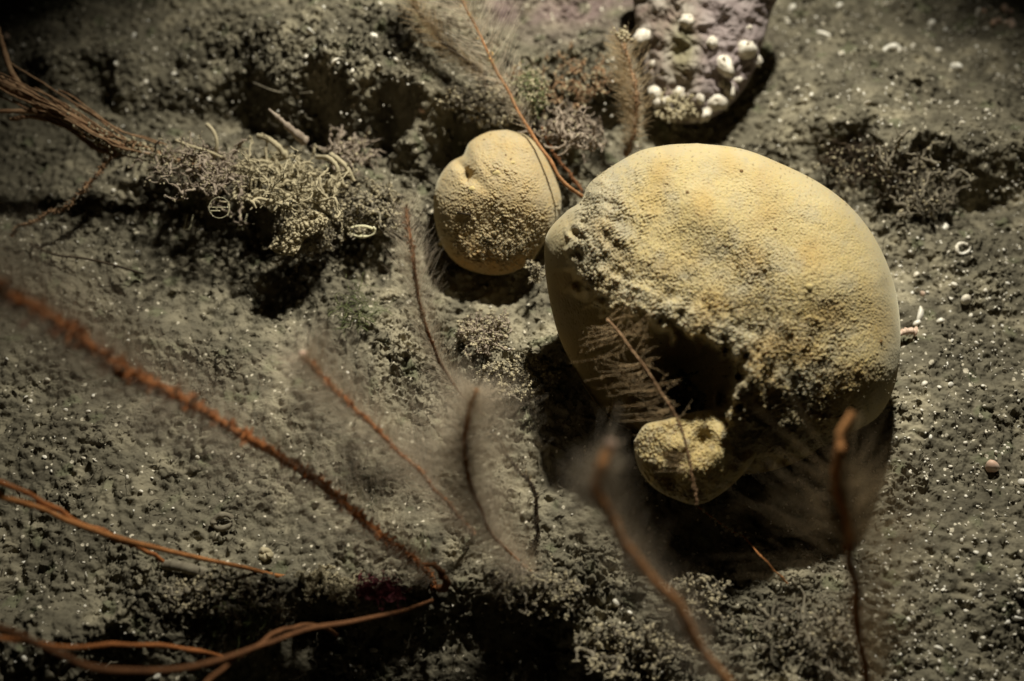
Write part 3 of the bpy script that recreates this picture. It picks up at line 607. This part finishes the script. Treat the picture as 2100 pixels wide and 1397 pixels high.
# ---------------------------------------------------------------- tangles of twigs, bryozoans and litter
def tangle(name, label, cat, cx, cy, rx, ry, h0, h1, n, m, rad=.0003, steps=14, ln=.010, crumb=200, curly=.5, sides=5, rot=0.0, group=None, silt='silt', crad=.0003):
    a = R.uniform(0, 2 * math.pi, n); rr = np.sqrt(R.random(n)) * .9
    ux, uy = rr * np.cos(a) * rx, rr * np.sin(a) * ry; ca, sa = math.cos(rot), math.sin(rot)
    px = cx + ux * ca - uy * sa; py = cy + ux * sa + uy * ca
    gz = ground_z(px, py); g0 = float(ground_z(cx, cy)); H = np.maximum(gz, g0 * .6) + R.uniform(h0, h1, n)
    p0 = P(px, py, H); d = norm(R.standard_normal((n, 3)) * [1, 1, .7] + [0, 0, .35])
    pts = [p0]; L = ln * R.uniform(.4, 1.3, n)[:, None] / steps
    for _ in range(steps - 1):
        d = norm(d + curly * R.standard_normal((n, 3))); pts.append(pts[-1] + d * L)
    K = np.stack(pts, 1); K = K + R.standard_normal(K.shape) * rad * .42; r = rad * R.uniform(.35, 1.5, (n, 1)) * np.linspace(1.15, .6, steps)[None] * (1 + .25 * R.standard_normal((n, steps)))
    t = thing(name, P(cx, cy, g0), label, cat, group)
    mb = MB(); hairs(mb, (K, np.abs(r)), sides)
    # side branches
    k = R.integers(0, n, n * 2); s_ = R.integers(2, steps - 1, n * 2); b0 = K[k, s_]; d = norm(R.standard_normal((n * 2, 3)))
    bb_ = [b0]
    for _ in range(5): d = norm(d + curly * R.standard_normal(d.shape)); bb_.append(bb_[-1] + d * ln * .06)
    hairs(mb, (np.stack(bb_, 1), rad * .7 * np.linspace(1, .5, 6)[None] * np.ones((n * 2, 1))), 4)
    mb.build('twigs', m, t)
    if crumb:
        mb = MB(); k = R.integers(0, n, crumb); s_ = R.integers(0, steps, crumb)
        crumbs(mb, K[k, s_] + R.standard_normal((crumb, 3)) * rad * 1.2, crad * R.uniform(.5, 1.6, crumb)); mb.build('silt_crumbs', M[silt], t, smoothed=False)
    return t
tangle('litter_tangle', 'mud-coated tangle of twigs at the end of the thick brown branch', 'litter', 400, 352, 100, 46, .002, .018, 75, M['bryozoan'], rad=.00042, ln=.014, crumb=1100, rot=.3, curly=.45, crad=.00022)
tangle('litter_tangle', 'largest grey tangle of coated twigs, above the black shadow at left', 'litter', 585, 385, 120, 62, .001, .014, 120, M['silt'], rad=.00042, ln=.015, crumb=1500, rot=.15, crad=.00024, curly=.42)
tangle('litter_tangle', 'low crumbly litter between the large grey tangle and the small round sponge', 'litter', 750, 430, 80, 55, .000, .006, 110, M['detritus'], rad=.00035, ln=.010, crumb=1600)
tangle('bryozoan_tuft', 'pale antler-like tuft standing against the black shade above the large tangle', 'bryozoan', 715, 318, 48, 30, .003, .014, 70, M['bryozoan'], rad=.00038, ln=.009, crumb=160, curly=.4)
tangle('silt_clump', 'fluffy pale clump hanging over the black shadow below the large tangle', 'clump', 622, 487, 62, 42, .007, .012, 90, M['detritus'], rad=.00035, ln=.009, crumb=1300, crad=.00018)
tangle('bryozoan_tuft', 'pinkish antler-branched tuft between the small sponge and the stone with barnacles', 'bryozoan', 1178, 268, 66, 34, .004, .016, 85, M['bryozoan'], rad=.00042, ln=.010, crumb=140, curly=.45)
tangle('litter_tangle', 'small crumbly purplish tuft on bare mud below the small round sponge', 'litter', 990, 682, 50, 36, .001, .007, 90, M['bryozoan'], rad=.00028, ln=.007, crumb=900, crad=.00028)
tangle('litter_tangle', 'crumbly dark-pitted litter between the tuft and the foot of the large sponge', 'litter', 1060, 775, 85, 50, -.001, .003, 110, M['detritus'], rad=.0003, ln=.006, crumb=1500, crad=.0003)
tangle('litter_tangle', 'tiny coated twig in the gap between the two sponges', 'litter', 1098, 552, 16, 34, .004, .014, 16, M['detritus'], rad=.00025, ln=.006, crumb=150, rot=.5, crad=.00025)
tangle('brown_growth', 'brown mossy growth on the bank left of the stone with barnacles', 'growth', 1150, 170, 120, 62, -.001, .003, 170, M['twig'], rad=.00022, ln=.008, crumb=700)
tangle('brown_growth', 'pale mossy growth behind the small round sponge, below the top edge', 'growth', 1000, 215, 110, 45, .000, .006, 180, M['detritus'], rad=.00032, ln=.008, crumb=1100)
tangle('litter_tangle', 'pale crumbly crust of silt and broken tubes under the lower edge of the barnacled stone', 'litter', 1385, 222, 42, 26, .006, .013, 60, M['silt'], rad=.0003, ln=.005, crumb=420, crad=.00034)
tangle('brown_growth', 'upright olive clump beside the reddish sea fir above the small sponge', 'growth', 1085, 190, 26, 48, .004, .010, 90, M['green'], rad=.00022, ln=.006, crumb=500)
tangle('litter_tangle', 'blurred branching litter behind the right shoulder of the large sponge', 'litter', 1880, 390, 90, 70, .000, .007, 90, M['detritus'], rad=.0004, ln=.014, crumb=300, curly=.4)
tangle('litter_tangle', 'dark brown litter in the shaded dip right behind the large sponge', 'litter', 1760, 340, 80, 50, .000, .005, 90, M['dark_stem'], rad=.00022, ln=.012, crumb=200, curly=.35)
tangle('litter_tangle', 'grey twiggy litter at the bottom right between the two blurred sea firs', 'litter', 1650, 1310, 120, 70, .000, .006, 45, M['detritus'], rad=.0004, ln=.014, crumb=150, curly=.35)
tangle('litter_tangle', 'loose pale litter under the blurred sea fir left of the black shadow', 'litter', 1420, 1225, 70, 45, .000, .005, 50, M['detritus'], rad=.0003, ln=.010, crumb=600)
tangle('litter_tangle', 'dim tangled litter at the bottom edge right of the dark hole', 'litter', 1290, 1340, 130, 55, .000, .004, 60, M['detritus'], rad=.0004, ln=.010, crumb=900)
tangle('litter_tangle', 'coarse litter on the brink of the dark hole at bottom centre', 'litter', 1110, 1215, 100, 35, .000, .005, 110, M['detritus'], rad=.00035, ln=.008, crumb=900)
tangle('litter_tangle', 'coarse litter along the shaded bank at the lower left, under the orange stalks', 'litter', 470, 1240, 150, 40, .000, .004, 100, M['detritus'], rad=.0004, ln=.009, crumb=900, rot=.15)
tangle('litter_tangle', 'pale crumbs heaped where the upper orange stalk ends', 'litter', 680, 1200, 75, 25, .000, .003, 80, M['silt'], rad=.0003, ln=.006, crumb=1300, rot=.15, crad=.00028)
tangle('red_alga', 'small tufted dark red seaweed left of the foot of the longest sea fir', 'seaweed', 780, 1208, 52, 20, .001, .005, 120, M['algae'], rad=.00016, ln=.006, crumb=0, curly=.5)
tangle('green_alga', 'small wispy green seaweed on the mud left of the middle', 'seaweed', 735, 640, 60, 40, .000, .003, 40, M['green'], rad=.00014, ln=.009, crumb=0, curly=.3)
tangle('green_alga', 'green wisps in the pitted mud at the lower left', 'seaweed', 500, 1275, 60, 25, .000, .004, 40, M['green'], rad=.00018, ln=.009, crumb=0, curly=.3)

# details of the two big clumps at the left
cl = [o for o in C.objects if o.name.startswith('silt_clump')][0]
pl = [(550, 508), (566, 485), (588, 452), (612, 434), (645, 432), (672, 446), (668, 470), (640, 482), (622, 494), (608, 520), (585, 524), (566, 518)]
def shape_plate(px, py, T, base):
    x = px * .000143; y = py * .000143
    return base + np.abs(B1(x, y, .0028)) * .0007 + np.abs(B2(x, y, .0012)) * .0004 - .0008 * np.abs(np.sin((px * .6 + py) / 9)) * T, {}
V, F, _, _ = sponge_mesh(pl, (612, 474), .020, .0012, .002, 300, 90, shape_plate)
mesh('plate', V, F, M['silt'], cl)
bigt = [o for o in C.objects if o.name == 'litter_tangle.001'][0]; mb = MB()
for a, r_ in (([(528, 278, .021), (550, 285, .022), (572, 302, .021), (590, 325, .018)], .0009), ([(726, 372, .020), (712, 345, .023), (695, 328, .023), (680, 318, .020)], .0007), ([(690, 370, .020), (692, 345, .023), (675, 325, .024), (650, 322, .020)], .0007),
              ([(690, 448, .018), (668, 430, .020), (648, 422, .019)], .0008), ([(440, 325, .020), (445, 295, .024), (438, 270, .026), (424, 255, .026)], .0006), ([(470, 330, .02), (430, 312, .024), (390, 300, .026), (360, 288, .027)], .0005)):
    q = curve3(a, 24); tube(mb, q, r_ * np.linspace(.9, 1.1, 24) * (1 + .12 * R.standard_normal(24)), 8); crumbs(mb, q[R.integers(0, 24, 60)] + R.standard_normal((60, 3)) * r_ * .6, R.uniform(.00015, .0004, 60)) if False else None
mb.build('finger', M['silt'], bigt)
mb = MB(); q = curve3([(551, 224, .028), (575, 245, .026), (600, 268, .023), (628, 292, .018)], 24); tube(mb, q, np.linspace(.0003, .0015, 24) * (1 + .25 * R.standard_normal(24)), 9); mb.build('cone', M['bryozoan'], bigt)

# thick fibrous branch at the left
bp_ = curve3([(-60, 140, .034), (0, 172, .032), (60, 200, .030), (110, 222, .028), (160, 250, .026), (215, 282, .024), (260, 300, .022), (330, 318, .020), (400, 345, .017), (460, 372, .013)], 160)
t = thing('branch', bp_[-1], 'thick brown frayed branch entering at the left edge and running into the tangles', 'branch')
stem(bp_, .0017, .0010, M['twig'], t, nod=.08, nn=50, sides=10)
mb = MB(); K = []
for q in range(46):
    o_ = R.standard_normal((1, 3)) * .0016 * np.linspace(1.6, .8, 20)[:, None]; i0 = R.integers(0, 70); K.append(bp_[i0:i0 + 60][::3][:20] + o_ + np.cumsum(R.standard_normal((20, 3)) * .00014, 0))
hairs(mb, (np.array(K), np.full((46, 20), .00028)), 4)
for a in ([(220, 290, .022), (170, 262, .024), (90, 232, .027), (0, 228, .030), (-50, 230, .03)], [(230, 315, .018), (190, 300, .019), (140, 262, .021), (70, 240, .024), (20, 245, .026)], [(60, 200, .03), (25, 150, .033), (5, 90, .036), (-10, 40, .04)]): tube(mb, curve3(a, 40), np.linspace(.0010, .0006, 40) * (1 + .1 * R.standard_normal(40)), 7)
mb.build('fibres', M['twig'], t)
mb = MB(); k = R.integers(60, 158, 900); crumbs(mb, bp_[k] + R.standard_normal((900, 3)) * .0012, R.uniform(.0002, .0006, 900)); mb.build('silt_crumbs', M['silt'], t, smoothed=False)
t, p = hydroid('bristly grey side twig hanging from the branch to the left edge', [(235, 318, .020), (205, 350, .018), (175, 385, .016), (140, 418, .013), (95, 440, .010), (45, 462, .007), (20, 485, .004)], .0006, .0004, M['twig'], .2, 50, 'side_twig'); t['category'] = 'twig'
plume(p, 150, lambda u: .0022 * (1.3 - u), M['detritus'], t, 'bristles', u0=0, rad=.0002, fwd=.2)

# clear and pale small creatures
def ringbody(name, label, cat, px_, py_, h, rx, ry, r, m, a0=0.0, a1=2 * math.pi, rot=0.0, lift=None):
    c = P(px_, py_, float(ground_z(px_, py_)) + h); s_ = float((c - CAM) @ FW) / FPX; th = np.linspace(a0, a1, 48)
    x = rx * np.cos(th); y = ry * np.sin(th); X_ = x * math.cos(rot) - y * math.sin(rot); Y_ = x * math.sin(rot) + y * math.cos(rot)
    r = r * (1 + .35 * np.interp(np.linspace(0, 12, 48), np.arange(13), R.standard_normal(13))); r = np.maximum(r, .00015) * np.linspace(1, .75, 48)
    path = c + s_ * (X_[:, None] * RT + Y_[:, None] * UP) + np.linspace(0, .0012, 48)[:, None] * np.array([0, 0, 1])
    mb = MB(); tube(mb, path, r, 7); return tag(mb.build(name, m), label, cat)
ringbody('curled_worm', 'pale yellow translucent worm curled in a loop beside the crumbly litter', 'worm', 744, 477, .009, 27, 12, .00038, M['jelly'], .4, 6.9, -.05)
c = P(450, 426, float(ground_z(450, 426)) + .020)
t = thing('clear_bubble', c, 'round clear bubble with a bright bar of light inside, below the branch tangle', 'bubble')
th = np.linspace(0, 2 * math.pi, 40); mb = MB(); tube(mb, c + .0030 * (np.cos(th)[:, None] * RT + np.sin(th)[:, None] * UP), .00007, 5, cap=False); mb.build('outline', M['jelly'], t)
mb = MB(); tube(mb, c + .0001 * UP + np.linspace(-.0026, .0026, 8)[:, None] * RT, .00010, 5); tube(mb, c - .0009 * UP + np.linspace(-.0026, .0002, 8)[:, None] * RT, .00014, 5); mb.build('fold', M['jelly'], t)  # bars of light inside the bubble, modelled as pale rods
for x_, l_ in ((383, 'short clear tube standing on the mud left of the round bubble'), (493, 'short clear tube standing on the mud right of the round bubble')):
    c = P(x_, 470, float(ground_z(x_, 470)) + .008); mb = MB()
    for o_ in (-.0009, .0009): tube(mb, c + o_ * RT + np.linspace(0, .0045, 8)[:, None] * (UP + .25 * RT), .00013, 5)
    tube(mb, c + np.linspace(-.0009, .0009, 5)[:, None] * RT, .00013, 5)
    tag(mb.build('clear_tube', M['jelly']), l_, 'tube animal')
ringbody('curled_worm', 'dim brownish ring-shaped animal half sunk in the mud at lower left', 'worm', 458, 1072, .002, 20, 15, .0008, M['detritus'], .2, 5.6, .3)
ringbody('worm_burrow', 'little raised mud ring round an open burrow above the upper orange stalk', 'burrow', 545, 1138, .001, 11, 8, .0008, M['silt'])
ringbody('curved_shell', 'curved pinkish shell sliver at the right edge of the large sponge', 'shell', 1868, 692, .002, 26, 12, .0009, M['shell_pink'], 1.0, 2.9, .1)
ringbody('curved_shell', 'white ring-shaped shell in the upper right mud', 'shell', 1828, 108, .001, 17, 11, .0009, M['shell'], .0, 5.8, .3)
ringbody('curved_shell', 'small pale ring-shaped shell on the right, below the blurred litter', 'shell', 1974, 512, .001, 14, 12, .0007, M['shell'], .5, 6.0, .3)

# ---------------------------------------------------------------- shells and grit
def flake_mesh(seed, kind):
    r = np.random.default_rng(seed); v = isv.copy(); d = np.ones(len(v))
    for _ in range(5):
        n_ = norm(r.standard_normal(3)); d *= 1 - .38 * np.clip(v @ n_ - .25, 0, 1)
    v = v * d[:, None] * (np.array([1, .62, .28]) if kind == 'flake' else np.array([1, .8, .65]))
    v[:, 2] += (v[:, 0] ** 2) * (.28 if kind == 'flake' else 0)
    return v
FM = [flake_mesh(q, 'flake') for q in range(5)] + [flake_mesh(q + 20, 'lump') for q in range(4)]
def rotm(r):
    q = norm(r.standard_normal(4)); a, b, c, d = q
    return np.array([[1 - 2 * (c * c + d * d), 2 * (b * c - a * d), 2 * (b * d + a * c)], [2 * (b * c + a * d), 1 - 2 * (b * b + d * d), 2 * (c * d - a * b)], [2 * (b * d - a * c), 2 * (c * d + a * b), 1 - 2 * (b * b + c * c)]])
protos = {}
def shell(name, label, cat, px_, py_, size, m='shell', form=None, group=None, elong=1.0):
    k = int(R.integers(0, 9)) if form is None else form
    if (k, m) not in protos:
        o = mesh(name, FM[k] * .001, isf, M[m], link=False); protos[(k, m)] = o.data
    p = on_mud(px_, py_)[0]; s_ = size / 2 * float((p - CAM) @ FW) / FPX
    o = bpy.data.objects.new(name, protos[(k, m)]); C.objects.link(o); o.location = p + np.array([0, 0, s_ * .35])
    o.scale = (s_ * 1000 * elong, s_ * 1000, s_ * 1000); o.rotation_euler = tuple(R.uniform(0, 6.28, 3) if elong == 1 else (0.3, 0.1, R.uniform(0, 3)))
    return tag(o, label, cat, group)
G = 'larger shell pieces on the mud'
big = [(635, 70, 34, 'shell', 'broad white shell piece on the bank near the top edge, left of centre'), (685, 132, 34, 'shell', 'brightest white shell cluster piece on the lip of the bank above the black shade'),
       (766, 76, 20, 'shell', 'upright pale shell at the top edge left of the olive sea fir'), (780, 12, 18, 'shell', 'pale shell touching the top edge above the upright one'), (722, 148, 16, 'shell', 'small cream shell just right of the brightest one on the bank'),
       (865, 230, 20, 'shell_pink', 'orange-tinted shell at the rim of the black shade left of the small sponge'), (1720, 15, 20, 'shell', 'white shell at the top edge right of the stone'), (1615, 50, 18, 'shell', 'white oval shell right of the stone with barnacles'),
       (1925, 106, 22, 'shell', 'bright white pebble-like shell near the upper right corner'), (1958, 142, 40, 'shell', 'large crescent-shaped pale shell in the upper right'), (1908, 52, 22, 'shell', 'slanted white shell near the top right, above the bright pebble-like one'),
       (1655, 88, 14, 'shell', 'small round white shell above the pale rod'), (1830, 176, 14, 'shell', 'upper one of two tiny bright shells in the upper right mud'), (1816, 196, 15, 'shell', 'lower one of two tiny bright shells in the upper right mud'),
       (1778, 214, 22, 'shell', 'dull white shell left of the two tiny bright ones'), (1742, 208, 15, 'shell', 'dull small shell leftmost of the row above the shaded step'), (1872, 98, 20, 'shell', 'elongated white shell joining the ring-shaped one'),
       (2026, 410, 18, 'shell', 'bright round shell in front of the shaded step at the right'), (2086, 405, 16, 'shell', 'bright shell at the right edge beside the shaded step'), (1935, 470, 30, 'shell', 'whitish shell below the blurred branching litter'),
       (1886, 648, 44, 'shell', 'largest white shell, close to the right side of the large sponge'), (1880, 664, 22, 'shell', 'white shell tucked under the largest white one'), (1928, 662, 26, 'shell', 'white sliver pointing right from the largest white shell'), (1978, 622, 36, 'shell', 'broad dull white shell right of the largest one'),
       (1955, 588, 26, 'shell', 'curved white sliver above the broad dull shell'), (1890, 605, 26, 'shell_pink', 'pinkish shell lump above the largest white shell'), (1878, 565, 22, 'shell', 'pale shell bits at the sponge shoulder on the right'), (1895, 788, 20, 'shell', 'cream shell low at the right side of the large sponge'), (1948, 792, 22, 'shell', 'white shell right of the cream one by the large sponge'),
       (2030, 962, 46, 'shell_pink', 'large pink angular shell at the right edge, level with the pale lobe'), (2094, 990, 26, 'shell', 'bright shell at the right edge below the pink angular one'), (1922, 1336, 34, 'shell', 'bright shell near the bottom right corner'), (2086, 1270, 26, 'shell', 'bright shell on the right edge near the bottom'), (2066, 1276, 20, 'shell', 'white shell beside the bright one on the right edge near the bottom'),
       (78, 415, 34, 'shell', 'white shell near the left edge below the bristly twig'), (240, 414, 16, 'shell', 'white speck-like shell right of the bristly twig'), (560, 405, 22, 'shell', 'bright white shell caught in the largest grey tangle'), (98, 780, 18, 'shell', 'isolated bright shell under the longest sea fir near the left edge'),
       (92, 938, 18, 'shell', 'bright shell above the orange stalks at the left'), (196, 946, 13, 'shell', 'small bright shell right of the bright one above the orange stalks'), (182, 845, 13, 'shell', 'small bright shell below the isolated one at the left'), (135, 845, 18, 'shell', 'dull pale shell left of the small bright one at the left'), (405, 940, 13, 'shell', 'small bright shell between the orange stalks and the longest sea fir'),
       (258, 1300, 15, 'shell', 'bright bead-like shell above the level orange stalk'), (322, 1390, 20, 'shell', 'bright shell at the bottom edge, lower left'), (1262, 1238, 24, 'shell', 'glassy white shell below the out-of-focus orange sea fir'), (1290, 1258, 20, 'shell', 'grey-white shell piece under the glassy one'), (1642, 1272, 12, 'shell', 'tiny bright shell in the twiggy litter at the bottom right'),
       (260, 118, 16, 'shell', 'small bright shell in the upper left mud'), (300, 170, 16, 'shell', 'pale shell just below the small bright one in the upper left'), (358, 152, 14, 'shell', 'tilted bright shell in the upper left, right of the pale one'), (530, 162, 14, 'shell', 'lone white shell on the dark slope left of the brightest cluster'), (14, 80, 22, 'shell_pink', 'pinkish shell at the left edge near the top'), (190, 190, 16, 'shell', 'round pale shell above the thick branch')]
for x_, y_, s_, m__, l_ in big: shell('shell_fragment', l_, 'shell', x_, y_, s_, m__, group=G)
o = shell('shell_rod', 'pale rod-shaped shell lying on the mud right of the stone', 'shell', 1690, 72, 16, 'shell', form=6, elong=2.6); o.rotation_euler = (0, 0, -.35)
for q in range(14):
    a, b = R.normal(2045, 24), R.normal(36, 16); shell('shell_fragment', 'pinkish crumb of the broken shell heap in the upper right corner', 'shell', a, b, R.uniform(9, 26), 'shell_pink' if q % 3 else 'shell', group='broken pink shell heap')
regions = [(48, (1560, 2100, 10, 270), 'tiny pale shell speck on the blurred mud at the upper right'), (90, (1860, 2100, 480, 1390), 'tiny pale shell speck on the blurred mud along the right side'), (36, (10, 460, 20, 330), 'tiny pale shell speck on the dim mud at the upper left'),
           (28, (10, 420, 380, 520), 'tiny pale shell speck on the mud below the branch at left'), (30, (10, 420, 700, 1390), 'tiny pale shell speck on the dim mud at the lower left'), (34, (470, 900, 10, 160), 'tiny pale shell speck on the bright bank at the top')]
for n_, (a, b, c_, d_), l_ in regions:
    for q in range(n_):
        shell('shell_speck', l_, 'shell', R.uniform(a, b), R.uniform(c_, d_), R.uniform(8, 15) * (1.35 if q % 6 == 0 else 1), 'shell', group=l_.replace('tiny pale shell speck', 'shell specks'))
# countless finer grit
n_ = 9000; gx = R.uniform(-100, 2200, n_); gy = R.uniform(-60, 1450, n_)
keep = R.random(n_) < (.035 + .75 * smooth(1500, 1850, gx) + .5 * smooth(350, 80, gy) + .10 * smooth(420, 100, gx)); gx = gx[keep]; gy = gy[keep]
mb = MB(); crumbs(mb, on_mud(gx, gy, .0001), R.uniform(.00012, .00042, len(gx)) * (1 + .7 * (R.random(len(gx)) < .08))); tag(mb.build('shell_grit', M['shell'], smoothed=False), 'fine pale shell grit strewn over the mud', 'grit', kind='stuff')
n_ = 13000; gx = R.uniform(-100, 2200, n_); gy = R.uniform(-60, 1450, n_)
pp = on_mud(gx, gy); keep = (B3(pp[:, 0], pp[:, 1], .010, 24) + .4 * R.standard_normal(n_)) > .6; pp = pp[keep]
mb = MB(); crumbs(mb, pp + [0, 0, .0001], R.uniform(.00012, .00042, len(pp)) ** 1.0); tag(mb.build('mud_crumbs', M['mud'], smoothed=False), 'small crumbs of mud lying over the bottom', 'mud', kind='stuff')
n_ = 900; gx = R.uniform(-50, 2150, n_); gy = R.uniform(-40, 1420, n_); pp = on_mud(gx, gy, .0002)
d = norm(R.standard_normal((n_, 3)) * [1, 1, .25]); pts = [pp]; L_ = R.uniform(.0002, .0009, n_)[:, None]
for _ in range(8): d = norm(d + .35 * R.standard_normal((n_, 3)) * [1, 1, .4]); pts.append(pts[-1] + d * L_)
mb = MB(); hairs(mb, (np.stack(pts, 1), R.uniform(.00006, .00016, (n_, 1)) * np.ones((1, 9))), 4); tag(mb.build('fine_litter', M['detritus']), 'fine threads of litter strewn over the mud', 'litter', kind='stuff')
